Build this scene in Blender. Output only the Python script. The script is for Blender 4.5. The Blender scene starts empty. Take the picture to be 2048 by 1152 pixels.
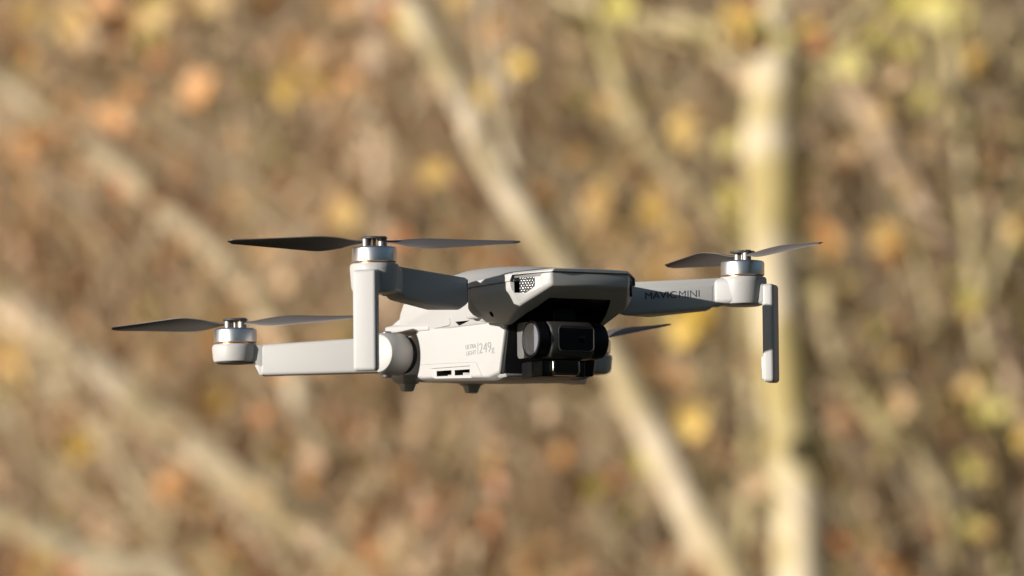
import bpy, bmesh, math, random
from mathutils import Vector, Matrix, Euler, noise
random.seed(7)
R = math.radians
SC = bpy.context.scene
COL = SC.collection

# ------------------------------------------------------------------ camera
PITCH = R(4.82)
cam_d = bpy.data.cameras.new('camera')
cam = bpy.data.objects.new('camera', cam_d); COL.objects.link(cam); SC.camera = cam
CAM = Vector((0, 0, 1.6))
cam.location = CAM
cam.rotation_euler = (R(90) + PITCH, 0, 0)
FPX = 4.9 * 2790.0                      # focal length in pixels of a 2048 wide frame
cam_d.sensor_width = 36
cam_d.lens = FPX * 36 / 2048
cam_d.clip_start = .05; cam_d.clip_end = 500
cam_d.dof.use_dof = True
cam_d.dof.focus_distance = 2.745
cam_d.dof.aperture_fstop = 12.4
cam_d.dof.aperture_blades = 7
FWD = Vector((0, math.cos(PITCH), math.sin(PITCH)))
RGT = Vector((1, 0, 0))
UPV = Vector((0, -math.sin(PITCH), math.cos(PITCH)))

# ------------------------------------------------------------------ light
SUN_EL, SUN_AZ = R(9.6), R(59.0)         # azimuth measured from the direction camera looks back along, to the left
sd = Vector((-math.sin(SUN_AZ) * math.cos(SUN_EL), -math.cos(SUN_AZ) * math.cos(SUN_EL), math.sin(SUN_EL)))
w = bpy.data.worlds.new('World'); SC.world = w; w.use_nodes = True
nt = w.node_tree
sky = nt.nodes.new('ShaderNodeTexSky'); sky.sky_type = 'NISHITA'; sky.sun_disc = False
sky.sun_elevation = SUN_EL; sky.sun_rotation = math.atan2(sd.x, sd.y)
sky.air_density = 1.0; sky.dust_density = .3; sky.ozone_density = 1.6
nt.links.new(sky.outputs[0], nt.nodes['Background'].inputs[0])
nt.nodes['Background'].inputs[1].default_value = .06
sl = bpy.data.lights.new('sun', 'SUN'); sl.energy = 4.6; sl.angle = R(.5); sl.color = (1, .95, .885)
so = bpy.data.objects.new('sun', sl); COL.objects.link(so)
so.rotation_euler = sd.to_track_quat('Z', 'Y').to_euler()
SC.view_settings.view_transform = 'Standard'; SC.view_settings.look = 'None'
SC.view_settings.exposure = .42; SC.view_settings.gamma = 1
SC.render.engine = 'CYCLES'
SC.cycles.use_denoising = True
SC.cycles.max_bounces = 6
SC.cycles.sample_clamp_indirect = 4

# ------------------------------------------------------------------ materials
def mat(name, col, rough=.5, metal=0, bump=None, var=None, spec=.5, coat=0, trans=0):
    m = bpy.data.materials.new(name); m.use_nodes = True
    t = m.node_tree; b = t.nodes['Principled BSDF']
    b.inputs['Base Color'].default_value = (*col, 1); b.inputs['Roughness'].default_value = rough
    b.inputs['Metallic'].default_value = metal; b.inputs['Specular IOR Level'].default_value = spec
    b.inputs['Coat Weight'].default_value = coat
    if trans: b.inputs['Transmission Weight'].default_value = trans
    tc = t.nodes.new('ShaderNodeTexCoord')
    if var:   # (scale, amount, second colour)
        n = t.nodes.new('ShaderNodeTexNoise'); n.inputs['Scale'].default_value = var[0]; n.inputs['Detail'].default_value = 5
        t.links.new(tc.outputs['Object'], n.inputs['Vector'])
        mx = t.nodes.new('ShaderNodeMix'); mx.data_type = 'RGBA'
        cr = t.nodes.new('ShaderNodeMapRange'); cr.inputs[1].default_value = .5 - var[1] / 2; cr.inputs[2].default_value = .5 + var[1] / 2
        t.links.new(n.outputs['Fac'], cr.inputs[0]); t.links.new(cr.outputs[0], mx.inputs[0])
        mx.inputs[6].default_value = (*col, 1); mx.inputs[7].default_value = (*var[2], 1)
        t.links.new(mx.outputs[2], b.inputs['Base Color'])
    if bump:  # (scale, strength, distance)
        n = t.nodes.new('ShaderNodeTexNoise'); n.inputs['Scale'].default_value = bump[0]; n.inputs['Detail'].default_value = 2
        t.links.new(tc.outputs['Object'], n.inputs['Vector'])
        bn = t.nodes.new('ShaderNodeBump'); bn.inputs['Strength'].default_value = bump[1]; bn.inputs['Distance'].default_value = bump[2]
        t.links.new(n.outputs['Fac'], bn.inputs['Height']); t.links.new(bn.outputs[0], b.inputs['Normal'])
    return m
GREY = (.485, .472, .455)
M_SHELL = mat('grey_plastic', GREY, .5, bump=(1700, .4, .00015), var=(60, .5, (.475, .46, .44)))
M_BLACK = mat('black_plastic', (.004, .004, .0045), .5, spec=.25, bump=(2000, .15, .0001))
M_GIMB = mat('gimbal_black', (.10, .095, .088), .36, bump=(2500, .3, .0001), metal=.4)
M_GLOSS = mat('gloss_black', (.006, .006, .007), .08)
M_DISC = mat('disc_grey', (.22, .235, .27), .25, metal=.3)
M_LENS = mat('lens_glass', (.003, .003, .004), .05, spec=.25)
M_CAN = mat('motor_aluminium', (.72, .71, .70), .36, metal=1)
M_COPPER = mat('copper', (.6, .28, .1), .35, metal=1)
M_STEEL = mat('steel', (.26, .25, .24), .5, metal=1)
M_PROP = mat('propeller_plastic', (.11, .097, .092), .55)
M_INK = mat('printed_ink', (.29, .29, .29), .6)
M_INKD = mat('printed_ink_dark', (.075, .075, .08), .6)
M_DARK = mat('gap_shade', (.02, .02, .02), .8)  # dark colour standing for the shade inside slots, notches and gaps
M_SEAM = mat('seam_grey', (.11, .11, .11), .8)
M_DOT = mat('grille_metal', (.75, .75, .75), .25, metal=1)

# ------------------------------------------------------------------ mesh helpers (drone parts are given in millimetres)
MM = .001
def finish(me, ang=35):
    for p in me.polygons: p.use_smooth = True
    me.set_sharp_from_angle(angle=R(ang))
def link(name, bm, m, parent=None, ang=35, scale=MM, recalc=True):
    if recalc: bmesh.ops.recalc_face_normals(bm, faces=bm.faces)
    if scale != 1: bmesh.ops.scale(bm, vec=(scale,) * 3, verts=bm.verts)
    me = bpy.data.meshes.new(name); bm.to_mesh(me); bm.free()
    for q in (m if isinstance(m, (list, tuple)) else [m]): me.materials.append(q)
    finish(me, ang)
    o = bpy.data.objects.new(name, me); COL.objects.link(o)
    if parent: o.parent = parent
    return o
def add(bm, other, mi=0):
    me = bpy.data.meshes.new('tmp')
    for f in other.faces: f.material_index = mi
    other.to_mesh(me); other.free(); bm.from_mesh(me); bpy.data.meshes.remove(me)
    return bm
def hull(pts, bev=0, seg=3, ang=12):
    bm = bmesh.new()
    for p in pts: bm.verts.new(p)
    r = bmesh.ops.convex_hull(bm, input=bm.verts)
    gone = [v for v in bm.verts if not v.link_faces]
    bmesh.ops.delete(bm, geom=gone, context='VERTS')
    bmesh.ops.dissolve_limit(bm, angle_limit=R(1.5), verts=bm.verts, edges=bm.edges)
    bmesh.ops.recalc_face_normals(bm, faces=bm.faces)
    if bev:
        es = [e for e in bm.edges if len(e.link_faces) == 2 and e.calc_face_angle(0) > R(ang)]
        bmesh.ops.bevel(bm, geom=es, offset=bev, segments=seg, profile=.5, affect='EDGES', clamp_overlap=True)
    return bm
def mir(pts): return [p for x, y, z in pts for p in ((x, y, z), (x, -y, z))]
def box(x0, x1, y0, y1, z0, z1, bev=0, seg=3):
    return hull([(x, y, z) for x in (x0, x1) for y in (y0, y1) for z in (z0, z1)], bev, seg)
def obox(a, b, half, z0, z1, bev=0, seg=3, za=None, zb=None):
    """vertical slab from plan point a to b, half thickness `half`; za / zb = (bottom, top) at each end"""
    a = Vector(a); b = Vector(b); d = (b - a).normalized(); n = Vector((-d.y, d.x)) * half
    za = za or (z0, z1); zb = zb or (z0, z1)
    P = []
    for c, (l, h) in ((a, za), (b, zb)):
        for q in (c + n, c - n): P += [(q.x, q.y, l), (q.x, q.y, h)]
    return hull(P, bev, seg)
def lathe(prof, n=64, axis='Z', at=(0, 0, 0)):
    bm = bmesh.new(); rings = []
    for r, z in prof:
        rings.append([bm.verts.new((r * math.cos(2 * math.pi * k / n), r * math.sin(2 * math.pi * k / n), z)) for k in range(n)] if r > 1e-6 else [bm.verts.new((0, 0, z))])
    for A, B in zip(rings, rings[1:]):
        for k in range(n):
            a, b2 = A[k % len(A)], A[(k + 1) % len(A)]; c, d2 = B[(k + 1) % len(B)], B[k % len(B)]
            fs = list(dict.fromkeys([a, b2, c, d2]))
            if len(fs) > 2: bm.faces.new(fs)
    if isinstance(axis, Vector): bm.transform(axis.to_track_quat('Z', 'Y').to_matrix().to_4x4())
    elif axis == 'Y': bm.transform(Matrix.Rotation(R(-90), 4, 'X'))
    elif axis == 'X': bm.transform(Matrix.Rotation(R(90), 4, 'Y'))
    bmesh.ops.translate(bm, vec=at, verts=bm.verts)
    return bm
def prism(poly, n, depth, back=0, taper=1.0):
    """poly: 3-D points of a flat outline; extruded along n from +back to -depth"""
    bm = bmesh.new(); n = Vector(n).normalized(); P = [Vector(p) for p in poly]; c = sum(P, Vector()) / len(P)
    A = [bm.verts.new(c + (p - c) * (1 + (1 - taper) * back / max(depth, 1e-6)) + n * back) for p in P]
    B = [bm.verts.new(c + (p - c) * taper - n * depth) for p in P]
    bm.faces.new(A); bm.faces.new(B[::-1])
    for k in range(len(P)): bm.faces.new((A[k - 1], A[k], B[k], B[k - 1]))
    bmesh.ops.recalc_face_normals(bm, faces=bm.faces)
    return bm
def cut(o, bm, op='DIFFERENCE', solver='EXACT', mi=0):
    for f in bm.faces: f.material_index = mi
    bmesh.ops.recalc_face_normals(bm, faces=bm.faces)
    bmesh.ops.scale(bm, vec=(MM,) * 3, verts=bm.verts)
    me = bpy.data.meshes.new('c'); bm.to_mesh(me); bm.free()
    for q in o.data.materials: me.materials.append(q)
    c = bpy.data.objects.new('c', me); COL.objects.link(c)
    par = o.parent; o.parent = None; mw = o.matrix_world.copy()
    md = o.modifiers.new('b', 'BOOLEAN'); md.operation = op; md.object = c; md.solver = solver
    bpy.context.view_layer.update()
    dg = bpy.context.evaluated_depsgraph_get()
    new = bpy.data.meshes.new_from_object(o.evaluated_get(dg))
    o.modifiers.clear(); o.data = new; finish(new)
    bpy.data.objects.remove(c); o.parent = par
def superbox(cx, cy, cz, lx, ly, lz, rx, seg=6):
    """box whose edges parallel to Y are rounded by rx"""
    P = []
    for sx in (-1, 1):
        for sz in (-1, 1):
            for k in range(seg + 1):
                a = math.pi / 2 * k / seg
                P.append((sx * (lx / 2 - rx + rx * math.cos(a)), sz * (lz / 2 - rx + rx * math.sin(a))))
    pts = [(cx + x, cy + y, cz + z) for x, z in P for y in (-ly / 2, ly / 2)]
    return pts
def text_mesh(s, size, bold=0.0, ext=.02):
    cu = bpy.data.curves.new('t', 'FONT'); cu.body = s; cu.size = size; cu.extrude = ext; cu.offset = bold; cu.resolution_u = 4
    o = bpy.data.objects.new('t', cu); COL.objects.link(o); bpy.context.view_layer.update()
    me = bpy.data.meshes.new_from_object(o.evaluated_get(bpy.context.evaluated_depsgraph_get()))
    bpy.data.objects.remove(o); bpy.data.curves.remove(cu)
    xs = [v.co.x for v in me.vertices]; ys = [v.co.y for v in me.vertices]
    return me, min(xs), max(xs), min(ys), max(ys)
def put_text(bm, s, org, ux, uz, width, height, bold=0.0, ext=.04):
    """letters whose lower left corner is org, fitted to width x height"""
    me, x0, x1, y0, y1 = text_mesh(s, 10, bold)
    ux = Vector(ux).normalized(); uz = Vector(uz).normalized(); n = ux.cross(uz)
    org = Vector(org); base = len(bm.verts)
    sx = width / (x1 - x0); sy = height / (y1 - y0)
    vs = [bm.verts.new(org + ux * (v.co.x - x0) * sx + uz * (v.co.y - y0) * sy + n * (ext if v.co.z > 0 else -ext)) for v in me.vertices]
    for p in me.polygons:
        try: bm.faces.new([vs[i] for i in p.vertices])
        except ValueError: pass
    bpy.data.meshes.remove(me)

def tag(o, label=None, cat=None, group=None, kind=None):
    if label: o['label'] = label
    if cat: o['category'] = cat
    if group: o['group'] = group
    if kind: o['kind'] = kind
    return o

# ================================================================== THE DRONE
drone = bpy.data.objects.new('drone', None); COL.objects.link(drone); drone.empty_display_size = .05
tag(drone, 'small light grey folding quadcopter drone hovering in front of the trees', 'drone')
th, EE, ro = R(28.08), R(4.82), R(-.56)
dd = Vector((math.cos(th) * math.cos(EE), -math.sin(th) * math.cos(EE), -math.sin(EE)))
fw = -dd; r_ = Vector((math.sin(th), math.cos(th), 0)); u_ = r_.cross(fw)
r2 = r_ * math.cos(ro) + u_ * math.sin(ro); u2 = u_ * math.cos(ro) - r_ * math.sin(ro)
# rows of A map drone vectors to (right, up, forward) camera axes
A = Matrix((r2, u2, fw)); B = Matrix((RGT, UPV, FWD)).transposed()
rot = (B @ A).to_4x4()
ORG = CAM + FWD * 2.790 + RGT * ((981.5 - 1024) / 4.9 * MM) + UPV * ((576 - 767.3) / 4.9 * MM)
drone.matrix_world = Matrix.Translation(ORG) @ rot

# ---- upper shell: faceted head and the middle of the fuselage
head_pts = mir([(85.3, 17.4, 38.8), (85.3, 17.2, 33.2), (71, 28.3, 37.2), (70.7, 28.3, 32.5), (71, 24.3, 25.8),
                (75, 14.2, 28.0), (65, 17.4, 25.9), (51, 20.7, 20.6), (55, 21.8, 19.4), (38, 29, 36.6), (38, 28.8, 30.5), (34, 23, 22)])
head = link('head_shell', hull(head_pts, .9, 4, 10), [M_SHELL, M_BLACK], drone)
# recesses of the two corner vents, and the hinge screw holes
for s in (-1, 1):
    n = Vector((.597, s * .80, -.06)).normalized()
    def vp(px, pz, off=0):   # a along-facet coordinate and height
        a = Vector((85.3, s * 17.4, 0)).lerp(Vector((71, s * 28.3, 0)), px); return (a.x + n.x * off, a.y + n.y * off, pz)
    cut(head, prism([vp(1.06, 37.9), vp(.22, 38.0), vp(.20, 32.6), vp(.62, 28.9), vp(1.0, 29.6)], n, 1.3, 1.0, .74))
    cut(head, prism([vp(.95, 36.8, -.8), vp(.44, 36.8, -.8), vp(.43, 33.2, -.8), vp(.66, 30.5, -.8), vp(.93, 30.8, -.8)], n, 4.5, .6, .98), mi=1)
    cut(head, lathe([(0, -4), (1.25, -4), (1.25, 4), (0, 4)], 24, Vector((.1, s * .93, -.35)), (48, s * 25.6, 23.7)), mi=1)
cut(head, hull(mir([(77.6, 13.4, 28.9), (74.5, 14.9, 28.6), (65, 18.0, 27), (50, 21.0, 24.5), (40, 21.0, 24.5), (77.6, 13.4, 0), (74.5, 14.9, 0), (65, 18.0, 0), (50, 21.0, 0), (40, 21.0, 0)])), mi=1)

body = link('fuselage', hull(mir([(39, 28.0, 36.2), (39, 23.4, 24), (6, 24.2, 36.2), (6, 22.2, 21.5), (-35, 21.4, 36), (-38.6, 21.6, 31), (-41, 21.4, 25.5), (-41, 20, 23), (39, 22.1, 21)]), .8, 3, 14), [M_SHELL, M_DARK], drone)

# ---- top cover with the raised dome
def top_cover():
    bm = bmesh.new(); st = []
    prof = [(-40, 14, 34.5, 36.5, 41.0), (-38, 18.5, 34.6, 36.8, 42.8), (-35, 21.6, 34.8, 37.0, 44.4), (-20, 23.4, 35.0, 37.2, 46.5), (-8, 24.8, 35.1, 37.3, 47.4), (10, 26.6, 35.3, 37.5, 47.0), (26, 28.4, 35.4, 37.7, 45.9), (40, 29.2, 35.5, 37.9, 44.6),
            (53, 29.1, 35.5, 38.1, 43.3), (63, 28.9, 35.5, 38.4, 42.2), (70.8, 28.5, 35.5, 38.7, 41.3), (71.6, 27.9, 38.0, 38.9, 41.2), (78, 23.2, 38.3, 39.3, 40.7), (85.3, 17.6, 38.5, 39.8, 40.25), (86.0, 17.1, 38.7, 39.5, 39.9)]
    NA = 24
    for x, wd, zb, zr, zt in prof:
        ring = [(x, -wd, zb), (x, -wd, (zb + zr) / 2), (x, -wd, zr - .7), (x, -wd + .25, zr - .25), (x, -wd + .8, zr)]
        for k in range(1, NA):
            t = -1 + 2 * k / NA; ring.append((x, t * (wd - .8), zr + (zt - zr) * (1 - abs(t) ** 1.8)))
        ring += [(x, wd - .8, zr), (x, wd - .25, zr - .25), (x, wd, zr - .7), (x, wd, (zb + zr) / 2), (x, wd, zb)]
        st.append([bm.verts.new(p) for p in ring])
    for a, b in zip(st, st[1:]):
        for k in range(len(a) - 1): bm.faces.new((a[k], a[k + 1], b[k + 1], b[k]))
        bm.faces.new((a[-1], a[0], b[0], b[-1]))
    bm.faces.new(st[0]); bm.faces.new(st[-1][::-1])
    return bm
link('top_cover', top_cover(), M_SHELL, drone, ang=40)
# dark parting line just under the cover, sunk between the two shells
def seam_line(s):
    bm = bmesh.new()
    path = [(-35, 21.65, 34.65), (-8, 24.85, 34.95), (10, 26.7, 35.15), (26, 28.45, 35.25), (40, 29.25, 35.35), (63, 28.98, 35.35), (71.2, 28.4, 35.4), (71.8, 27.9, 37.9), (85.45, 17.55, 38.35), (85.6, 0, 38.4)]
    for (a, b) in zip(path, path[1:]):
        add(bm, hull([(p[0] - (e if p[1] < 1 else 0), s * (p[1] - (e if p[1] > 1 else 0)), p[2] + h) for p in (a, b) for e in (0, 1.2) for h in (-.08, .08)]))
    return bm
for s in (-1, 1): link('parting_line', seam_line(s), M_SEAM, drone)
# vent grilles sit deep in the corner recesses
for s in (-1, 1):
    n = Vector((.597, s * .80, -.06)).normalized(); t = Vector((-.80, s * .6, 0)); v = Vector((0, 0, 1))
    c = Vector((85.3, s * 17.4, 0)).lerp(Vector((71, s * 28.3, 0)), .62) - n * 1.8; c.z = 33.6
    bm = prism([c + t * a + v * b for a, b in ((3.6, 3.4), (-4.6, 3.4), (-4.6, -3.2), (3.6, -3.2))], n, .4, 0)
    gr = link('vent_grille', bm, M_BLACK, drone)
    bm = bmesh.new()
    for i in range(9):
        for j in range(9):
            a = -3.9 + i * 1.2 + (j % 2) * .6; b = 2.9 - j * .98
            if a < 3.3 and b > -.1 - (a + 3.4) * .66: add(bm, lathe([(0, .26), (.18, .2), (.28, 0), (0, -.1)], 8, n, c + t * a + v * b + n * .05))
    link('grille_dots', bm, M_DOT, gr)

# ---- lower shell
lower = link('lower_shell', hull(mir([(-33, 22, 21.8), (-33, 22, 5), (-19, 22, 3.0), (39, 22, -.4), (48.3, 22, 1.0), (53.5, 21.9, 19.6), (54, 21.2, 23), (-30, 21.2, 26), (46, 21.2, 26), (-30, 17, 2.2), (39, 17.5, -2.0), (47.6, 17.5, -1.2)]), .9, 3, 10), [M_SHELL, M_DARK], drone)
for s in (-1, 1):
    cut(lower, lathe([(0, -6), (13.6, -6), (13.6, 8), (0, 8)], 72, 'Y', (-33.2, s * 21.5 - 1, 12.2)))
    # two exhaust slots in a sloping recess
    cut(lower, prism([(-11.5, s * 22, 6.4), (-9, s * 22, 1.6), (24.6, s * 22, .0), (23.8, s * 22, 5.2)], (0, s, 0), .9, .3, .93))
    for x0, x1, z in ((-7.3, 5.9, 2.9), (8.6, 21.8, 2.2)):
        cut(lower, prism([(x0, s * 21.1, z + 2.2), (x0 + .2, s * 21.1, z), (x1, s * 21.1, z - .6), (x1, s * 21.1, z + 1.7)], (0, s, 0), 6, 1.2), mi=1)
    # panel line above the slots
    pl = [(-19, 8.4), (28.2, 6.2), (29.4, 5.8), (33.2, 1.2), (35, -.5)]
    for (xa, za), (xb, zb) in zip(pl, pl[1:]):
        cut(lower, hull([(x, s * (22 + e), z + h) for x, z in ((xa, za), (xb, zb)) for e in (-.35, .5) for h in (-.13, .13)]))
for s in (-1, 1):
    for xx in (2.2, 15.5): link('vent_fin', obox((xx, s * 20.8), (xx + 3, s * 17), .4, 1.7, 2.9, .2), M_SHELL, lower)
for s in (-1, 1):
    pl = [(-12, 22.3), (7, 22.6), (8.6, 23.4), (9.2, 25), (9.6, 30)]
    for (xa, za), (xb, zb) in zip(pl, pl[1:]):
        for o_ in (lower, body): cut(o_, hull([(x + (h if za < 23 else 0) * 0, s * (y), z + h) if xb - xa > 1 else (x + h, s * y, z) for x, z in ((xa, za), (xb, zb)) for y in (21.7, 23.5) for h in (-.13, .13)]))
# rear core, tail flange
core = hull(mir([(-19, 15, 24), (-19, 15, 1.8), (-48, 15, 24), (-52, 13, 20), (-50, 13, 5), (-46, 14, 3.4)]), 1.2)
link('rear_core', core, M_SHELL, drone)
bm = hull(mir([(-57, 17, 26.2), (-57, 17, 23.8), (-50, 22.8, 26.1), (-50, 22.8, 23.6), (-12, 22.6, 24.0), (-12, 22.4, 22.0), (-14, 22.0, 24.6), (-44, 21.5, 26.6)]), .6)
add(bm, hull(mir([(-48, 20, 26.0), (-40, 21.2, 28.5), (-36, 21, 30), (-36, 21.4, 25.8), (-48, 21.4, 25.9)]), .8))
link('tail_plate', bm, M_SHELL, drone)
for s in (-1, 1):   # small rear feet
    bm = hull([(x, s * y, z) for x, y, z in ((-48.4, 11.6, 4), (-42.0, 11.6, 4), (-48.4, 18.4, 4), (-42.0, 18.4, 4), (-47.2, 12.8, -.6), (-43.6, 12.8, -.6), (-47.2, 17.2, -.6), (-43.6, 17.2, -.6))], .6)
    add(bm, hull([(x, s * y, z) for x, y, z in ((-51, 9.6, 6), (-39, 9.6, 6), (-51, 20, 6), (-39, 20, 6), (-50.4, 10.2, 4.2), (-39.6, 10.2, 4.2), (-50.4, 19.6, 4.2), (-39.6, 19.6, 4.2), (-48.2, 11.8, 2.4), (-42.0, 11.8, 2.4), (-48.2, 18.2, 2.4), (-42.0, 18.2, 2.4))], .6))
    link('foot', bm, M_SHELL, drone)

# ---- lettering on the side
bm = bmesh.new(); ux = (1, 0, 0); uz = (0, 0, 1); Y = -22.03
put_text(bm, 'ULTRA', (20.2, Y, 12.0), ux, uz, 8.9, 1.75, -.04)
put_text(bm, 'LIGHT', (20.9, Y, 9.4), ux, uz, 8.2, 1.75, -.04)
add(bm, box(30.6, 30.85, Y - .04, Y + .04, 9.2, 13.9))
put_text(bm, '249', (31.9, Y, 9.5), ux, uz, 10.2, 4.1, -.14)
put_text(bm, 'g', (42.5, Y, 8.7), ux, uz, 2.3, 2.3, -.12)
link('lettering', bm, M_INK, lower, recalc=False)

# ---- camera bay: black cheeks, ceiling and back wall in front of the fuselage
bm = bmesh.new()
add(bm, hull(mir([(44, 21.0, .4), (49.2, 21.0, .4), (50.2, 20.0, -.1), (54.6, 20.6, 19.8), (56, 19.8, 24.6), (46, 19.8, 24.6)]), .5))
link('camera_bay', bm, M_BLACK, drone)
bm = hull([(44, -20.8, .2), (44, -19.6, -1.3), (50.9, -20.4, .2), (50.4, -19.4, -1.1), (44, 2, .2), (44, 2, -1.3), (50.9, 0, .2), (50.4, 0, -1.1)], .4)
link('chin_tray', bm, M_SHELL, drone)
link('indicator_dot', lathe([(0, -.3), (.35, -.3), (.35, .3), (0, .3)], 12, Vector((.6, 0, -.8)), (66.5, .6, 25.1)), M_DOT, drone)
link('lower_sensor_mount', box(52, 69.5, -13.6, 6, -1.9, 4.6, .5), M_BLACK, drone)
bm = hull([(x, y, z) for x in (64, 72.4) for y, z in ((-10.2, 4.4), (2.2, 4.4), (-10.2, -.2), (-9.2, -1.7), (1.2, -1.7), (2.2, -.2))], .5, 3)
sens = link('vision_sensor', bm, [mat('sensor_rim', (.30, .28, .25), .2, metal=1), M_GLOSS], drone)
cut(sens, hull([(x, y, z) for x in (71.6, 74) for y, z in ((-9.4, 5), (1.4, 5), (-9.4, .0), (-8.8, -.9), (.8, -.9), (1.4, .0))]), mi=1)

# ---- gimbal camera
gim = link('gimbal_camera', hull(superbox(67, -1.8, 12.6, 14.6, 20.0, 15.2, 5.8), .9, 4, 20), [M_GIMB, M_BLACK], drone)
cut(gim, hull([(x, y, z) for x in (73.5, 80) for y, z in [(-.4 + sy * (7.9 - 1.8 + 1.8 * math.cos(a)), 13.1 + sz * (4.9 - 1.8 + 1.8 * math.sin(a))) for sy in (-1, 1) for sz in (-1, 1) for a in (0, .4, .8, 1.2, 1.57)]]), mi=1)
win = link('lens_window', hull([(x, y, z) for x in (72.8, 73.35) for y, z in [(-.4 + sy * (7.7 - 1.7 + 1.7 * math.cos(a)), 13.1 + sz * (4.7 - 1.7 + 1.7 * math.sin(a))) for sy in (-1, 1) for sz in (-1, 1) for a in (0, .4, .8, 1.2, 1.57)]]), M_LENS, gim)
def rrect(x, cy, cz, hw, hh, r):
    return [Vector((x, cy + sy * (hw - r + r * math.cos(a)), cz + sz * (hh - r + r * math.sin(a)))) for sy, sz, aa in ((1, 1, (0, .4, .8, 1.2, 1.57)), (-1, 1, (1.57, 1.2, .8, .4, 0)), (-1, -1, (0, .4, .8, 1.2, 1.57)), (1, -1, (1.57, 1.2, .8, .4, 0))) for a in aa]
bm = bmesh.new()
loops = [[bm.verts.new(p) for p in rrect(x, -.4, 13.1, hw, hh, r)] for x, hw, hh, r in ((73.9, 7.8, 4.8, 1.7), (74.45, 7.9, 4.9, 1.8), (74.45, 8.1, 5.1, 2.0), (73.9, 8.2, 5.2, 2.1))]
for a, b in zip(loops, loops[1:]):
    for k in range(len(a)): bm.faces.new((a[k - 1], a[k], b[k], b[k - 1]))
link('window_frame', bm, mat('window_frame', (.10, .095, .09), .25, metal=.6), gim)
bm = lathe([(2.3, -.1), (3.3, -.1), (3.3, .10), (3.1, .16), (2.3, .10), (2.3, -.1)], 48, 'X', (73.3, 2.4, 13.0))
link('lens_ring', bm, mat('lens_ring', (.05, .05, .05), .25), gim)
bm = lathe([(0, 0), (1.9, 0), (1.7, .3), (1.0, .5), (0, .55)], 40, 'X', (73.3, 2.4, 13.0))
link('lens', bm, M_LENS, gim)
bm = lathe([(0, 0), (7.35, 0), (7.5, .2), (7.5, 4.2), (7.2, 4.6), (0, 4.6)], 72, 'Y', (67, -17.3, 12.9))
link('pitch_motor', bm, M_BLACK, gim)
bm = lathe([(0, -.12), (6.3, -.12), (6.45, .05), (6.45, .2), (0, .2)], 72, 'Y', (67, -17.35, 12.9))
link('disc_cap', bm, M_DISC, gim)
bm = hull(superbox(60.6, -15.4, 12.9, 11.0, 3.4, 14.4, 2.0), .5)
link('gimbal_yoke', bm, mat('yoke_grey', (.16, .155, .15), .4), gim)
bm = lathe([(0, -4), (6.9, -4), (7.3, -3.5), (7.5, 1.5), (7.0, 4.2), (5.6, 5.2), (0, 5.2)], 64, 'Y', (66.0, 10.6, 12.8))
link('side_cap', bm, M_BLACK, gim)
bm = box(57, 64, -5, 5, 19.0, 26, .6)
link('gimbal_mount', bm, M_BLACK, gim)

# ---- motors and propellers
def motor(x, y, z0, h):
    r = 8.85
    bm = lathe([(0, z0), (r - .5, z0), (r, z0 + .35), (r, z0 + h - .8), (r - .25, z0 + h - .25), (r - .8, z0 + h), (6.2, z0 + h), (6.0, z0 + h - .4), (0, z0 + h - .4)], 96, 'Z', (x, y, 0))
    m = link('motor', bm, M_CAN, drone, ang=50)
    bm = lathe([(0, z0 - .8), (7.6, z0 - .8), (7.6, z0 + .1), (0, z0 + .1)], 64, 'Z', (x, y, 0))
    link('motor_winding', bm, M_COPPER, m)
    return m
def blade(bm, piv, az, flip):
    """one twisted, cambered blade reaching out from its pivot"""
    L = 54.0; N = 26; c, s_ = math.cos(az), math.sin(az); rows = []
    for k in range(N + 1):
        t = k / N; rr = 1.2 + L * t
        ch = (2.6 + 9.6 * math.sin(min(1, t * 2.6) * math.pi / 2) ** 1.5) * (1 - .62 * max(0, (t - .3) / .7) ** 1.25)
        if t > .95: ch *= math.sqrt(max(.03, 1 - ((t - .95) / .05) ** 2))
        pit = R(29 - 15 * t) * flip * min(1, .25 + t * 5)
        lead = ch * .38; row_t = []; row_b = []
        for j in range(7):
            q = j / 6; a = lead - ch * q; thk = (.55 - .3 * t) * math.sin(math.pi * min(1, q * .9 + .08)) + .12
            cam_ = .06 * ch * math.sin(math.pi * q)
            u = a * math.cos(pit); v = a * math.sin(pit) * 1 + cam_
            zz = v + .3 * t * t
            row_t.append(bm.verts.new((piv.x + c * rr - s_ * u * flip, piv.y + s_ * rr + c * u * flip, piv.z + zz + thk)))
            row_b.append(bm.verts.new((piv.x + c * rr - s_ * u * flip, piv.y + s_ * rr + c * u * flip, piv.z + zz - thk * .4)))
        rows.append(row_t + row_b[::-1])
    for A_, B_ in zip(rows, rows[1:]):
        n = len(A_)
        for k in range(n): bm.faces.new((A_[k], A_[(k + 1) % n], B_[(k + 1) % n], B_[k]))
    bm.faces.new(rows[0]); bm.faces.new(rows[-1])
def propeller(x, y, z, az, flip):
    bm = lathe([(0, z - .4), (5.0, z - .4), (5.0, z + .3), (.7, z + .4), (.7, z + 3.4), (5.1, z + 3.5), (5.25, z + 3.8), (5.0, z + 4.2), (0, z + 4.3)], 48, 'Z', (x, y, 0))
    for s in (-1, 1):
        px, py = x + s * 3.1 * math.cos(az), y + s * 3.1 * math.sin(az)
        add(bm, lathe([(0, z - .2), (1.9, z - .2), (1.9, z + 4.3), (1.7, z + 4.5), (0, z + 4.5)], 24, 'Z', (px, py, 0)))
    hub = link('propeller', bm, M_STEEL, drone)
    for s, a in ((1, az), (-1, az + math.pi)):
        b2 = bmesh.new(); blade(b2, Vector((x + s * 3.0 * math.cos(az), y + s * 3.0 * math.sin(az), z + 2.1)), a, flip)
        link('propeller_blade', b2, M_PROP, hub, ang=60)

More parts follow.
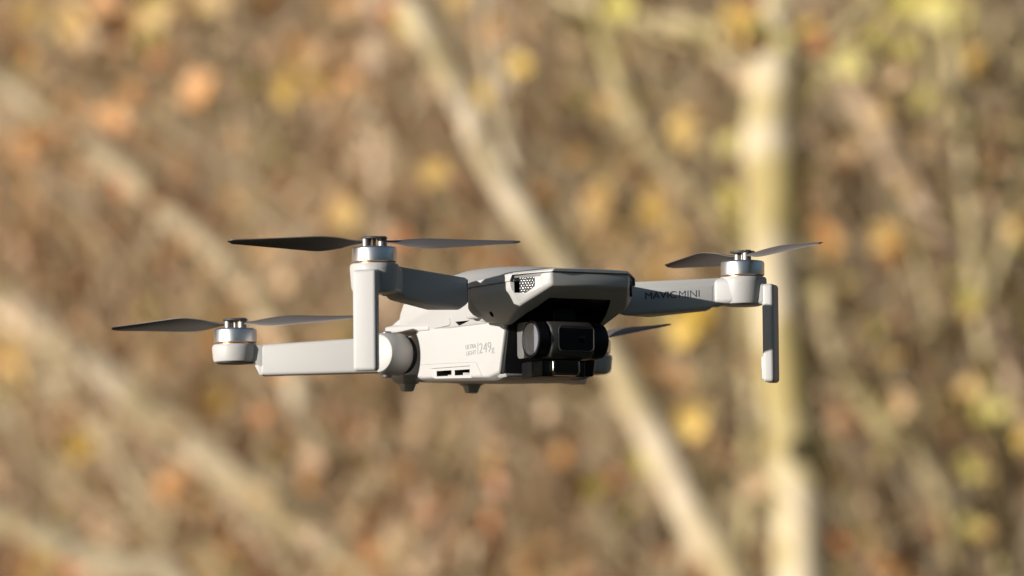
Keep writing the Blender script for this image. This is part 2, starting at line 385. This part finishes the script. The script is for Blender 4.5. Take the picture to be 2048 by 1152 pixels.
# ---- front arms
T_INK = M_INKD
for s in (-1, 1):
    P = lambda x, y: (x, s * y)
    mx, my = 61.3, 83.9
    ax, ay = mx - .41 * 60, my - .91 * 60        # along the arm towards the body
    bm = obox(P(61.3 - .41 * 53.8, 83.9 - .91 * 53.8), P(61.3 - .41 * 9, 83.9 - .91 * 9), 4.6, 0, 0, 1.0, 4, za=(28.6, 38.9), zb=(29.4, 40.8))
    # deeper keel under the middle of the arm
    d = Vector((.41, .91)); o0 = Vector((mx, my))
    def q(t, off, z): p = o0 + d * t; return (p.x + .91 * off, s * (p.y - .41 * off), z)
    add(bm, hull([q(-53.9, o, 28.3) for o in (-4.7, 4.7)] + [q(-53.9, o, 36) for o in (-4.7, 4.7)] + [q(-49, 3.9, 25.6), q(-38, -3.9, 25.4), q(-48.5, 4.7, 26.6), q(-37, -4.7, 26.6)] + [q(-14.5, o, 27.9) for o in (-3.9, 3.9)] + [q(-12.5, o, 29.2) for o in (-4.7, 4.7)] + [q(-12.5, o, 38) for o in (-4.7, 4.7)], .7, 3))
    # neck and round motor seat
    add(bm, hull([q(-13, o, z) for o in (-4.5, 4.5) for z in (29.6, 40.6)] + [q(-3, o, z) for o in (-8.6, 8.6) for z in (30.2, 40.9)], 2.2, 5))
    add(bm, lathe([(0, 29.6), (6.8, 29.6), (8.6, 30.3), (9.2, 31.8), (9.75, 38.8), (9.7, 40.4), (9.3, 41.1), (0, 41.1)], 96, 'Z', (mx, s * my, 0)))
    # bracket reaching out to the leg
    nn = Vector((.7071, .7071))
    def l(a, b, z): p = Vector((69.6, 92.1)) + nn * a + Vector((-.7071, .7071)) * b; return (p.x, s * p.y, z)
    add(bm, hull([l(-13, b, z) for b in (-5.6, 5.6) for z in (30.8, 40.6)] + [l(-1, b, z) for b in (-4.6, 4.6) for z in (29.5, 38.2)], 1.6, 5))
    arm = link('front_arm', bm, M_SHELL, drone)
    link('gap_shade_plate', hull([q(t, o, z) for t in (-54.6, -53.2) for o in (-4.3, 4.3) for z in (28.9, 38.3)], .3), M_DARK, arm)  # dark plate in place of the shade between arm end and body
    bm = hull([l(a, b, z) for a in (-2.6, 2.2) for b in (-4.9, 4.9) for z in (-1.9, 38.0)], 1.4, 5)
    add(bm, hull([l(a, b, z) for a in (-3.4, 0) for b in (-4.4, 4.4) for z in (-1.2, 8.8)], 1.0, 4))
    link('landing_leg', bm, M_SHELL, arm)
    if s == 1:
        bm = bmesh.new(); n2 = Vector((.91, -.41, 0)); ux = Vector((.41, .91, 0))
        o_ = o0 + d * -40.4; o3 = Vector((o_.x, o_.y, 0)) + n2 * 4.76
        uz2 = Vector((0, 0, 1))
        put_text(bm, 'MAVIC', (o3.x, o3.y, 32.2), ux + uz2 * .04, uz2, 12.6, 2.75, .0, .04)
        o5 = o3 + ux * .16 + n2 * .03; put_text(bm, 'MAVIC', (o5.x, o5.y, 32.12), ux + uz2 * .04, uz2, 12.6, 2.75, .0, .04)
        o4 = o3 + ux * 13.8
        put_text(bm, 'MINI', (o4.x, o4.y, 32.7), ux + uz2 * .04, uz2, 8.3, 2.75, -.14, .04)
        link('lettering', bm, T_INK, arm, recalc=False)
    motor(mx, s * my, 41.7, 6.1)
    # hinge knuckle and the dark notch below it
    bm = lathe([(0, 23.4), (4.5, 23.4), (5.2, 24.4), (5.2, 36), (0, 36)], 40, 'Z', (34.0, s * 23.2, 0))
    link('arm_hinge', bm, M_SHELL, drone)
    for o_ in (lower, body): cut(o_, hull([(11.1, s * 23, 25.6), (24, s * 23, 27), (33.5, s * 23, 24.8), (26, s * 23, 23.3), (15.2, s * 23, 21.8), (13, s * 16, 26), (31, s * 16, 25), (16, s * 18, 23)]), mi=1)

# ---- rear arms
for s in (-1, 1):
    mx, my = -67.4, 83.0
    ax_ = Vector((-.36, s * -.93 * -1, 0))      # barrel axis, pointing inward for the right side when s = -1
    ax_ = Vector((-.36, -s * .93, 0)).normalized()
    rim = Vector((-32, s * 26, 13.4))
    bm = lathe([(0, -13), (5.4, -13), (7.6, -12.2), (8.5, -10), (8.7, -7), (8.7, -.6), (8.3, 0), (0, 0)], 80, ax_, rim)
    # arm slab with its elbow
    a0 = Vector((-26.6, s * 37.0)); a1 = Vector((-58.6, s * 76.0)); dd_ = (a1 - a0).normalized(); nn = Vector((-dd_.y, dd_.x)) * (1 if s < 0 else -1)
    if nn.x < 0: nn = -nn
    C0 = a0 - nn * 4.2; C1 = a1 - nn * 3.2
    add(bm, obox(C0, C1, 3.9, 0, 0, 1.3, 4, za=(5.6, 20.3), zb=(5.4, 18.1)))
    add(bm, hull([tuple((C0 + dd_ * a + nn * b).to_3d() + Vector((0, 0, z))) for a, b, z in ((-1, 3.6, 7.5), (-1, 3.6, 19.6), (8, 3.9, 5.6), (8, 3.9, 19.6), (-5, 1, 9), (-5, 1, 18.5), (-2, -3, 7), (-2, -3, 20), (8, -3.9, 6), (8, -3.9, 19.5))], 1.6, 4))
    # neck, lip and round seat
    N1 = C1
    add(bm, hull([tuple((N1 + dd_ * a + nn * b).to_3d() + Vector((0, 0, z))) for a, b, z in ((-2, 3.6, 8), (-2, -3.6, 8), (-2, 3.6, 18), (-2, -3.6, 18), (4, 5, 11.4), (4, -5, 11.4), (4, 5, 18), (4, -5, 18))], .8))
    add(bm, hull([tuple((N1 + dd_ * a + nn * b).to_3d() + Vector((0, 0, z))) for a, b, z in ((-1.5, 3.6, 5.3), (-1.5, -3.6, 5.3), (.2, 3.6, 5.5), (.2, -3.6, 5.5), (2.6, 3.4, 10.2), (2.6, -3.4, 10.2), (-1.5, 3.6, 10), (-1.5, -3.6, 10))], .5))
    add(bm, lathe([(0, 11.0), (8.0, 11.0), (8.8, 11.4), (9.2, 12.6), (9.6, 17.0), (9.4, 18.0), (9.0, 18.4), (0, 18.4)], 96, 'Z', (mx, s * my, 0)))
    arm = link('rear_arm', bm, M_SHELL, drone)
    link('seat_underside', lathe([(0, 10.75), (7.7, 10.75), (7.7, 11.2), (0, 11.2)], 64, 'Z', (mx, s * my, 0)), mat('underside_dark', (.03, .028, .025), .6), arm)
    link('hinge_pin', lathe([(0, 3.6), (1.9, 3.6), (2.1, 3.9), (2.1, 22.3), (1.8, 22.6), (0, 22.6)], 32, 'Z', (-29.5, s * 32.5, 0)), M_STEEL, arm)
    link('hinge_collar', lathe([(0, 0), (8.0, 0), (8.0, 3.2), (0, 3.2)], 64, ax_, rim - ax_ * .2), M_DARK, arm)
    motor(mx, s * my, 19.0, 6.0)

# propeller directions: angle in the image plane's own terms, turned into drone azimuths
AZR = math.atan2(r_.y, r_.x)            # image right
propeller(61.3, -83.9, 47.7, AZR + R(8), 1)
propeller(61.3, 83.9, 47.7, AZR - R(60), -1)
propeller(-67.4, -83.0, 24.9, AZR - R(26), -1)
propeller(-67.4, 83.0, 24.9, AZR - R(55), 1)

# ================================================================== THE WOOD BEHIND
def gz(x, y):
    b = max(0, y - 7.6) * .68
    return b + .12 * noise.noise(Vector((x * .6, y * .6, 0))) + .03 * noise.noise(Vector((x * 3, y * 3, 5)))
def at(px, py, y):
    """point where the sight line through a pixel of the 2048-wide photograph is y metres away"""
    d = FWD + RGT * ((px - 1024) / FPX) + UPV * ((576 - py) / FPX)
    return CAM + d * (y / d.y)

# hillside
bm = bmesh.new()
xs = [-60, -30, -16, -9, -6] + [-4 + .2 * i for i in range(41)] + [6, 9, 16, 30, 60]
ys = [6 + .2 * i for i in range(61)] + [20, 24, 32, 46, 70]
g = [[bm.verts.new((x, y, gz(x, y) if y < 30 else gz(x, 30) + (y - 30) * .2)) for x in xs] for y in ys]
for a, b in zip(g, g[1:]):
    for k in range(len(xs) - 1): bm.faces.new((a[k], a[k + 1], b[k + 1], b[k]))
m = bpy.data.materials.new('leaf_litter'); m.use_nodes = True; t = m.node_tree; b = t.nodes['Principled BSDF']; b.inputs['Roughness'].default_value = .9
tc = t.nodes.new('ShaderNodeTexCoord')
vo = t.nodes.new('ShaderNodeTexVoronoi'); vo.inputs['Scale'].default_value = 16; vo.inputs['Randomness'].default_value = 1
wn = t.nodes.new('ShaderNodeValToRGB')
cols = [(0, (.14, .08, .045)), (.22, (.34, .20, .11)), (.45, (.46, .29, .17)), (.6, (.52, .25, .10)), (.75, (.56, .39, .24)), (1, (.64, .50, .33))]
el = wn.color_ramp.elements; el[0].position = 0; el[0].color = (*cols[0][1], 1); el[1].position = 1; el[1].color = (*cols[-1][1], 1)
for p, c in cols[1:-1]: e = el.new(p); e.color = (*c, 1)
sp = t.nodes.new('ShaderNodeSeparateColor')
t.links.new(tc.outputs['Object'], vo.inputs['Vector']); t.links.new(vo.outputs['Color'], sp.inputs[0]); t.links.new(sp.outputs[0], wn.inputs[0]); t.links.new(wn.outputs[0], b.inputs['Base Color'])
bp = t.nodes.new('ShaderNodeBump'); bp.inputs['Strength'].default_value = .6; bp.inputs['Distance'].default_value = .02
t.links.new(vo.outputs['Distance'], bp.inputs['Height']); t.links.new(bp.outputs[0], b.inputs['Normal'])
tag(link('hillside', bm, m, scale=1, ang=80), 'wooded hillside covered with brown fallen leaves', 'hillside', kind='structure')

BARK = {'pale': mat('pale_bark', (.66, .55, .39), .8, var=(11, .22, (.44, .35, .19)), bump=(60, .5, .004)),
        'lichen': mat('lichen_bark', (.62, .52, .35), .8, var=(10, .12, (.42, .33, .13)), bump=(60, .5, .004)),
        'brown': mat('brown_bark', (.60, .39, .21), .8, var=(9, .35, (.36, .25, .14)), bump=(60, .5, .004)),
        'pink': mat('pinkish_bark', (.66, .49, .33), .8, var=(9, .35, (.46, .33, .21)), bump=(60, .5, .004)),
        'olive': mat('mossy_bark', (.44, .36, .14), .8, var=(9, .35, (.52, .42, .26)), bump=(60, .5, .004)),
        'dark': mat('gap_shade_bark', (.10, .08, .05), .9)}  # near-black stems also put the thicket's shadowed gaps into the colour
def leafmat(n, c): return mat(n, c, .55, var=(40, .5, tuple(v * .8 for v in c)))
LEAF = {'yellow': leafmat('yellow_leaf', (.74, .48, .08)), 'ochre': leafmat('ochre_leaf', (.60, .38, .10)), 'orange': leafmat('orange_leaf', (.66, .32, .10)),
        'rust': leafmat('rust_leaf', (.50, .20, .08)), 'olive': leafmat('olive_leaf', (.48, .40, .08)), 'tan': leafmat('tan_leaf', (.64, .43, .24)),
        'brown': leafmat('brown_leaf', (.46, .26, .13)), 'green': leafmat('green_leaf', (.20, .26, .05))}

def tube(bm, pts, rad, n=8, mi=0, wob=0.0):
    rings = []; m = len(pts)
    for k, p in enumerate(pts):
        d = (pts[min(k + 1, m - 1)] - pts[max(k - 1, 0)]).normalized()
        a = d.cross(Vector((0, 1, .2))); a = a.normalized() if a.length > .05 else Vector((1, 0, 0)); b = d.cross(a).normalized()
        r = rad[k] if isinstance(rad, (list, tuple)) else rad
        ring = []
        for j in range(n):
            t_ = 2 * math.pi * j / n; rr = r * (1 + wob * noise.noise(p * 14 + Vector((math.cos(t_), math.sin(t_), 0))))
            ring.append(bm.verts.new(p + (a * math.cos(t_) + b * math.sin(t_)) * rr))
        rings.append(ring)
    for A_, B_ in zip(rings, rings[1:]):
        for j in range(n):
            f = bm.faces.new((A_[j], A_[(j + 1) % n], B_[(j + 1) % n], B_[j])); f.material_index = mi
    f = bm.faces.new(rings[-1]); f.material_index = mi; f = bm.faces.new(rings[0][::-1]); f.material_index = mi
def smooth_path(P, n=5):
    out = []
    for i in range(len(P) - 1):
        p0, p1, p2, p3 = P[max(i - 1, 0)], P[i], P[i + 1], P[min(i + 2, len(P) - 1)]
        for k in range(n):
            t_ = k / n; out.append(.5 * ((2 * p1) + (p2 - p0) * t_ + (2 * p0 - 5 * p1 + 4 * p2 - p3) * t_ ** 2 + (3 * p1 - p0 - 3 * p2 + p3) * t_ ** 3))
    out.append(P[-1]); return out
def leaf(bm, c, size, mi, face=None):
    """a pointed oval leaf folded along its midrib"""
    z = Vector((random.gauss(-.4, .25), -1, random.gauss(.1, .25)) if face else (random.gauss(0, .6), random.gauss(-.4, .8), random.gauss(.25, .6))).normalized()
    x = z.orthogonal().normalized(); x = (Matrix.Rotation(random.uniform(0, 6.28), 3, z) @ x); y = z.cross(x)
    w_ = size * .40; f = size * .10
    P = [c - x * size * .5, c - x * .22 * size + y * w_ * .8 + z * f, c + x * .12 * size + y * w_ + z * f, c + x * size * .5 - z * f, c + x * .12 * size - y * w_ + z * f, c - x * .22 * size - y * w_ * .8 + z * f, c]
    v = [bm.verts.new(p) for p in P]
    for q in ((0, 6, 1), (1, 6, 2), (2, 6, 3), (3, 6, 4), (4, 6, 5), (5, 6, 0)):
        ff = bm.faces.new([v[i] for i in q]); ff.material_index = mi

def tree(name, label, bark, y, trunk, branches=(), leaves=(), group=None, cat='tree', lmat='yellow', extra=None):
    """trunk / branches: lists of (px, py, width in px[, dy]); leaves: (px, py, size in px, colour)"""
    base = at(trunk[-1][0], trunk[-1][1], y)
    def mk(P, ground=False):
        pts = []; rad = []
        for q in P:
            yy = y + (q[3] if len(q) > 3 else 0)
            pts.append(at(q[0], q[1], yy)); rad.append(q[2] / 2 / FPX * yy)
        if ground:
            a, b_ = pts[-2], pts[-1]; dirn = (b_ - a).normalized(); dirn = (dirn + Vector((0, 0, -1.6))).normalized()
            k = 0
            while pts[-1].z > gz(pts[-1].x, pts[-1].y) - .08 and k < 30:
                pts.append(pts[-1] + dirn * .22); rad.append(rad[-1] * 1.03); dirn = (dirn + Vector((0, 0, -.25))).normalized(); k += 1
        n_ = 5; sp_ = smooth_path(pts, n_); rr = []
        for i in range(len(rad) - 1):
            for k in range(n_): rr.append(rad[i] + (rad[i + 1] - rad[i]) * k / n_)
        rr.append(rad[-1]); return sp_, rr
    sp_, rr = mk(trunk, True)
    root = bpy.data.objects.new(name, None); COL.objects.link(root); root.location = sp_[-1]; root.empty_display_size = .1
    bpy.context.view_layer.update()
    inv = Matrix.Translation(-sp_[-1])
    bm = bmesh.new(); tube(bm, sp_, rr, 16, 0, .2); bm.transform(inv); link('trunk', bm, BARK[bark], root, scale=1, ang=80)
    for Bq in branches:
        bk = bark
        if isinstance(Bq[0], str): bk = Bq[0]; Bq = Bq[1:]
        s2, r2_ = mk(list(Bq)); bm = bmesh.new(); tube(bm, s2, r2_, 9, 0, .2)
        bm.transform(inv); link('branch', bm, BARK[bk], root, scale=1, ang=80)
    if leaves:
        bm = bmesh.new(); names = sorted({q[3] for q in leaves})
        tw = bmesh.new()
        for q in leaves:
            yy = y + random.uniform(-.15, .15); c = at(q[0], q[1], yy); sz = q[2] * 1.15 / FPX * yy
            leaf(bm, c, sz, names.index(q[3]), True)
        bm.transform(inv); tw.free()
        o = link('foliage', bm, [LEAF[k] for k in names], root, scale=1, ang=80, recalc=False)
    tag(root, label, cat, group)
    return root
def scatter_leaves(n, cx, cy, sx, sy, size, cs):
    return [(random.gauss(cx, sx), random.gauss(cy, sy), random.uniform(.6, 1.15) * size, random.choice(cs)) for _ in range(n)]

tree('birch_tree', 'thick pale upright trunk with yellow lichen, right of the drone, forking near the top', 'lichen', 8.7,
     [(1590, -700, 50), (1575, -200, 60), (1556, 60, 66), (1552, 140, 108), (1548, 300, 116), (1550, 470, 118), (1564, 650, 110), (1588, 850, 112), (1600, 1000, 116), (1608, 1160, 120)],
     [('olive', (1560, 150, 50), (1500, 95, 40), (1380, 50, 34, .1), (1240, 30, 26, .2), (1060, -30, 20, .3)),
      ('olive', (1555, 130, 48), (1640, 100, 36), (1720, 30, 30), (1800, -80, 24)),
      ('olive', (1600, 120, 30), (1650, 135, 30), (1740, 160, 26), (1840, 250, 18, .3)),
      ((1545, 200, 40), (1440, 110, 26, .2), (1340, 70, 20, .3), (1200, 10, 14, .4))],
     scatter_leaves(10, 1600, 90, 110, 60, 60, ['olive', 'ochre', 'yellow']) + [(1475, 45, 75, 'yellow'), (1468, 70, 60, 'ochre'), (1870, 12, 90, 'olive'), (1800, 8, 80, 'olive'), (1240, 12, 80, 'olive'), (1170, 55, 60, 'olive')])
tree('leaning_tree', 'long pale trunk leaning from the upper middle down behind the drone to lower right', 'pale', 8.7,
     [(560, -700, 40), (720, -250, 48), (830, 20, 52), (875, 100, 54), (935, 215, 56), (985, 330, 58), (1060, 440, 62), (1120, 530, 64), (1185, 640, 68), (1265, 780, 78), (1325, 900, 82), (1400, 1040, 86), (1475, 1170, 90)],
     [((1060, 440, 26), (1000, 250, 20, .2), (975, 120, 16, .3), (960, -60, 12, .4)), ('brown', (1300, 860, 30), (1390, 800, 18, .3), (1500, 700, 12, .5))],
     [(870, 345, 62, 'ochre'), (690, 430, 62, 'ochre'), (820, 35, 70, 'olive'), (1380, 645, 82, 'yellow'), (1395, 620, 66, 'yellow'), (1365, 668, 60, 'yellow'), (1385, 830, 72, 'ochre'), (1390, 850, 60, 'yellow'), (1295, 915, 66, 'olive')])
tree('young_tree', 'short pale vertical stem above the front left motor of the drone', 'pink', 9.8,
     [(752, -200, 42), (756, 60, 58), (757, 130, 62), (762, 230, 34), (772, 320, 62), (776, 420, 70), (780, 560, 60), (790, 800, 56), (800, 1000, 60), (806, 1160, 60)],
     [((775, 330, 24), (700, 250, 16, .2), (600, 200, 12, .3)), ('dark', (810, 470, 26), (870, 420, 30, .2), (900, 330, 18, .3))], [(620, 118, 60, 'ochre'), (695, 172, 60, 'orange'), (700, 118, 50, 'rust')])
tree('leaning_sapling', 'wide faint pale stem slanting across the lower left corner region toward the bottom centre', 'pale', 9.6,
     [(-300, 330, 60), (-60, 540, 70), (60, 640, 80), (200, 740, 76), (330, 850, 80), (450, 930, 82), (560, 1010, 84), (680, 1110, 86), (760, 1180, 88)],
     [((200, 740, 36), (60, 770, 26), (-80, 760, 20))], [(425, 805, 74, 'yellow'), (430, 800, 62, 'ochre'), (160, 888, 66, 'ochre'), (165, 895, 60, 'yellow'), (10, 740, 80, 'orange'), (25, 745, 80, 'ochre'), (350, 970, 80, 'orange'), (400, 985, 80, 'ochre'), (530, 965, 66, 'olive')])
tree('bent_sapling', 'smooth pale stem curving out of the bottom left corner', 'pale', 8.9,
     [(-500, 700, 40), (-200, 900, 46), (-30, 1015, 52), (60, 1060, 56), (160, 1105, 56), (260, 1140, 56), (360, 1165, 56)], [], [])
tree('slender_sapling', 'thin stem slanting down from the upper left corner to the left rotor', 'pale', 9.7,
     [(-180, 10, 36), (-20, 150, 42), (60, 205, 46), (170, 285, 52), (260, 350, 52), (350, 430, 54), (430, 500, 56), (500, 580, 56), (560, 680, 58), (640, 900, 60), (700, 1160, 60)],
     [((330, 420, 24), (310, 500, 22, .1), (330, 600, 20, .2))], [(237, 235, 78, 'orange'), (228, 228, 60, 'orange'), (395, 178, 80, 'orange'), (385, 165, 60, 'orange'), (50, 300, 86, 'orange'), (95, 280, 70, 'rust'), (40, 105, 70, 'orange'), (150, 50, 80, 'ochre'), (60, 30, 60, 'ochre'), (310, 30, 90, 'ochre'), (300, 70, 70, 'olive'), (420, 10, 80, 'ochre'), (205, 5, 60, 'orange')])
tree('mossy_tree', 'pinkish trunk curving down to the right edge, right of the thick lichen trunk', 'pink', 9.6,
     [(1560, -150, 30), (1640, 60, 44), (1700, 150, 62), (1745, 230, 60), (1790, 310, 56), (1850, 420, 54), (1910, 500, 54), (1960, 590, 54), (2010, 700, 54), (2070, 850, 58), (2120, 1150, 60)],
     [('olive', (1780, 300, 30), (1850, 240, 22, .1), (1870, 140, 20, .2), (1830, 0, 16, .2)), ('olive', (1910, 500, 28), (2000, 440, 20, .2), (2100, 400, 16, .2)), ('olive', (1745, 230, 24), (1640, 330, 16, .3), (1600, 460, 12, .5))],
     scatter_leaves(8, 1860, 200, 70, 90, 62, ['olive', 'ochre']) + [(1645, 480, 80, 'orange'), (1650, 500, 70, 'yellow'), (1780, 490, 80, 'orange'), (1775, 470, 70, 'ochre')])
tree('crooked_sapling', 'thin pale stem bent like an elbow between the drone and the thick lichen trunk', 'olive', 9.2,
     [(1150, -150, 30), (1200, 50, 36), (1225, 110, 40), (1255, 210, 44), (1300, 300, 36), (1370, 370, 40), (1440, 430, 46), (1480, 500, 40), (1500, 640, 36), (1505, 800, 36), (1500, 1000, 36), (1490, 1160, 40)],
     [((1370, 370, 26), (1280, 270, 16, .2), (1130, 210, 12, .2)), ((1440, 440, 22), (1500, 320, 12, .4), (1540, 200, 10, .4))],
     [(1372, 258, 74, 'yellow'), (1375, 262, 60, 'ochre'), (1190, 410, 66, 'orange'), (1185, 425, 56, 'ochre'), (1205, 380, 50, 'ochre'), (1345, 480, 66, 'ochre'), (1325, 488, 56, 'orange')])
tree('mossy_sapling', 'mossy yellowish stem slanting across the right part below the drone leg', 'olive', 9.4,
     [(1560, 380, 30), (1640, 560, 40), (1670, 690, 48), (1720, 780, 52), (1790, 870, 52), (1850, 930, 50), (1890, 1010, 46), (1930, 1160, 48)],
     [((1720, 780, 26), (1800, 700, 20), (1880, 640, 18), (1930, 560, 16)), ((1850, 930, 24), (1860, 800, 20), (1870, 700, 16), (1900, 600, 12)), ((1790, 870, 22), (1880, 860, 20, .1), (2000, 800, 18, .1), (2100, 780, 14, .1))],
     scatter_leaves(12, 1860, 820, 90, 120, 60, ['olive', 'ochre', 'yellow']) + [(1720, 1100, 84, 'yellow'), (1710, 1115, 74, 'orange'), (1785, 1130, 80, 'orange'), (1960, 600, 70, 'olive')])
tree('forked_tree', 'mossy forked stem at the right edge with olive leaves', 'olive', 9.0,
     [(1780, -200, 30), (1900, 40, 34), (1960, 620, 34), (2000, 900, 40), (2015, 1160, 46)],
     [((1960, 620, 30), (2010, 500, 24), (2040, 320, 20), (2060, 100, 16)), ((2000, 900, 30), (1910, 790, 20), (1850, 560, 14), (1800, 400, 12))],
     scatter_leaves(12, 1990, 800, 50, 190, 58, ['olive', 'ochre', 'yellow', 'tan']))
tree('brown_sapling', 'brownish upright stem below the drone near the bottom centre', 'pink', 10.1,
     [(830, 560, 34), (838, 700, 44), (845, 860, 52), (850, 960, 54), (856, 1160, 56)],
     [((846, 900, 26), (760, 960, 26, .1), (720, 900, 22, .2), (690, 820, 16, .2)), ('dark', (870, 900, 16), (900, 960, 24, .1), (915, 1010, 16, .2))],
     scatter_leaves(9, 960, 1130, 330, 28, 74, ['orange', 'ochre']) + [(785, 1100, 66, 'green'), (775, 1110, 50, 'olive')])
tree('pale_sapling', 'pale slim vertical stem below the drone, left of the leaning trunk', 'pale', 10.2,
     [(1010, -150, 30), (1020, 60, 40), (1020, 200, 42), (1012, 330, 40), (1000, 560, 34), (985, 800, 44), (975, 900, 46), (960, 1160, 48)],
     [], [(980, 60, 70, 'orange'), (1000, 45, 60, 'ochre')])

# meadow in front of the wood
bm = bmesh.new(); xs = [-60, -30, -16, -9, -6] + [-4 + .2 * i for i in range(41)] + [6, 9, 16, 30, 60]; ys = [-60, -30, -12, -4, 0, 2, 4, 5, 6]
g = [[bm.verts.new((x, y, gz(x, y))) for x in xs] for y in ys]
for a, b in zip(g, g[1:]):
    for k in range(len(xs) - 1): bm.faces.new((a[k], a[k + 1], b[k + 1], b[k]))
tag(link('meadow', bm, mat('meadow_grass', (.024, .032, .012), .95, var=(1.5, .5, (.038, .035, .018)), bump=(30, .8, .03)), scale=1, ang=80), 'rough green meadow grass in front of the wood', 'meadow', kind='structure')

# unseen dark wood edge, right and behind, added to cut low sky light
bm = bmesh.new(); rows = []
for i in range(91):
    a = R(25 + i * 175 / 90); row = []
    for k in range(15):
        h = 7.5 * k / 14; p = Vector((math.sin(a) * 24, math.cos(a) * 24, h - .3))
        q_ = 1.6 * noise.noise(p * .35) + .7 * noise.noise(p * 1.3) - .9 * (k / 14) ** 2 * -1
        row.append(bm.verts.new(Vector((math.sin(a) * (24 + q_), math.cos(a) * (24 + q_), (h + (noise.noise(p * .5) * 1.6 if k > 9 else 0)) - .3))))
    rows.append(row)
for a_, b_ in zip(rows, rows[1:]):
    for k in range(14): bm.faces.new((a_[k], a_[k + 1], b_[k + 1], b_[k]))
tag(link('sky_blocker_wood', bm, mat('sky_blocker_foliage', (.03, .04, .02), .9, bump=(4, 1, .3)), scale=1, ang=80), 'unseen dark evergreen wood edge added to cut the low sky light', 'wood', kind='stuff')

# ---- fallen leaves on the slope
bm = bmesh.new(); kinds = ['brown', 'tan', 'rust', 'orange', 'ochre', 'yellow', 'olive']
for _ in range(9000):
    y = random.uniform(9.0, 14.5); x = random.uniform(-1, 1) * (.085 * y + .5)
    wts = [5, 6, 3, 3, 2, .5, .3] if x < .2 else [5, 5, 2, 2, 3, 1.2, 2]
    leaf(bm, Vector((x, y, gz(x, y) + random.uniform(.005, .05))), random.uniform(.04, .085), random.choices(range(7), wts)[0])
tag(link('fallen_leaves', bm, [LEAF[k] for k in kinds], scale=1, ang=80, recalc=False), 'brown and orange fallen leaves lying over the slope', 'fallen leaves', kind='stuff')

# ---- undergrowth: twigs and dry leaves filling the slope
bm = bmesh.new(); lf = bmesh.new(); bks = ['brown', 'pink', 'pale', 'olive', 'dark']; lks = ['brown', 'tan', 'rust', 'orange', 'ochre', 'yellow', 'olive']
def stem(x, y, z, d, L_, r0, mi, right, depth, nleaf):
    P_ = []; p = Vector((x, y, z)); dv = d.copy(); nseg = max(5, int(L_ / .16))
    for k in range(nseg + 1):
        P_.append(p.copy()); p = p + dv * L_ / nseg; dv = (dv + Vector((random.gauss(0, .09), random.gauss(0, .07), random.gauss(.01, .07)))).normalized()
    tube(bm, P_, [r0 * (1 - .75 * k / nseg) for k in range(nseg + 1)], 5 if depth else 6, mi)
    if depth < 2:
        for _k in range(random.randint(4, 8) if depth == 0 else random.randint(0, 3)):
            q = random.randint(1, nseg - 1); dq = (P_[q] - P_[q - 1]).normalized()
            side = (dq * .7 + Vector((random.choice((-1, 1)) * random.uniform(.4, 1), random.gauss(0, .4), random.uniform(-.2, .5)))).normalized()
            stem(*P_[q], side, L_ * random.uniform(.15, .4), r0 * random.uniform(.3, .6), mi if random.random() < .7 else random.randrange(4), right, depth + 1, nleaf)
    for _k in range(random.choice(nleaf)):
        q = random.choice(P_[1:]) + Vector((random.gauss(0, .03), random.gauss(0, .03), random.gauss(0, .03)))
        wl = [3, 3.4, 3, 2.2, .6, .05, .05] if not right else [3, 3.5, 1, .8, 1.3, .5, 2.4]
        leaf(lf, q, random.uniform(.018, .044), random.choices(range(7), wl)[0])
for _ in range(290):
    y = random.uniform(10.5, 13.2) if _ > 55 else random.uniform(9.1, 10.4); x = random.uniform(-1, 1) * (.08 * y + .75); right = x / (.075 * y) > random.gauss(.1, .3)
    for _k in range(random.randint(2, 4)):
        lean = random.gauss(-.6 if right else -1.0, .35) if random.random() < (.65 if right else .85) else random.gauss(.45, .3)
        d = Vector((lean, random.gauss(0, .2), 1)).normalized()
        wts = ([3.4, 2.8, 2.6, .7, 1.5] if not right else [1.6, 1.2, 2.6, 3.6, 1.6]) if y > 10.45 else [1, 1, 4, 1.5, .6]  # last weight: dark stems painting shaded gaps among the twigs
        x0 = x - lean * 1.2 + random.gauss(0, .1)
        stem(x0, y, gz(x0, y) - .05, d, random.uniform(1.6, 3.2) if y < 10.6 else random.uniform(1.2, 2.6), random.choice([.003, .004, .006, .008, .013] if y > 10.45 else [.0025, .003, .004]), random.choices(range(5), wts)[0], right, 0, [0, 1, 2, 3])
th_ = link('undergrowth', bm, [BARK[k] for k in bks], scale=1, ang=80)
tag(th_, 'tangled bare brown twigs of the undergrowth on the slope', 'undergrowth', kind='stuff')
tag(link('dry_foliage', lf, [LEAF[k] for k in lks], scale=1, ang=80, recalc=False), 'dry autumn leaves still hanging among the undergrowth twigs', 'foliage', kind='stuff')
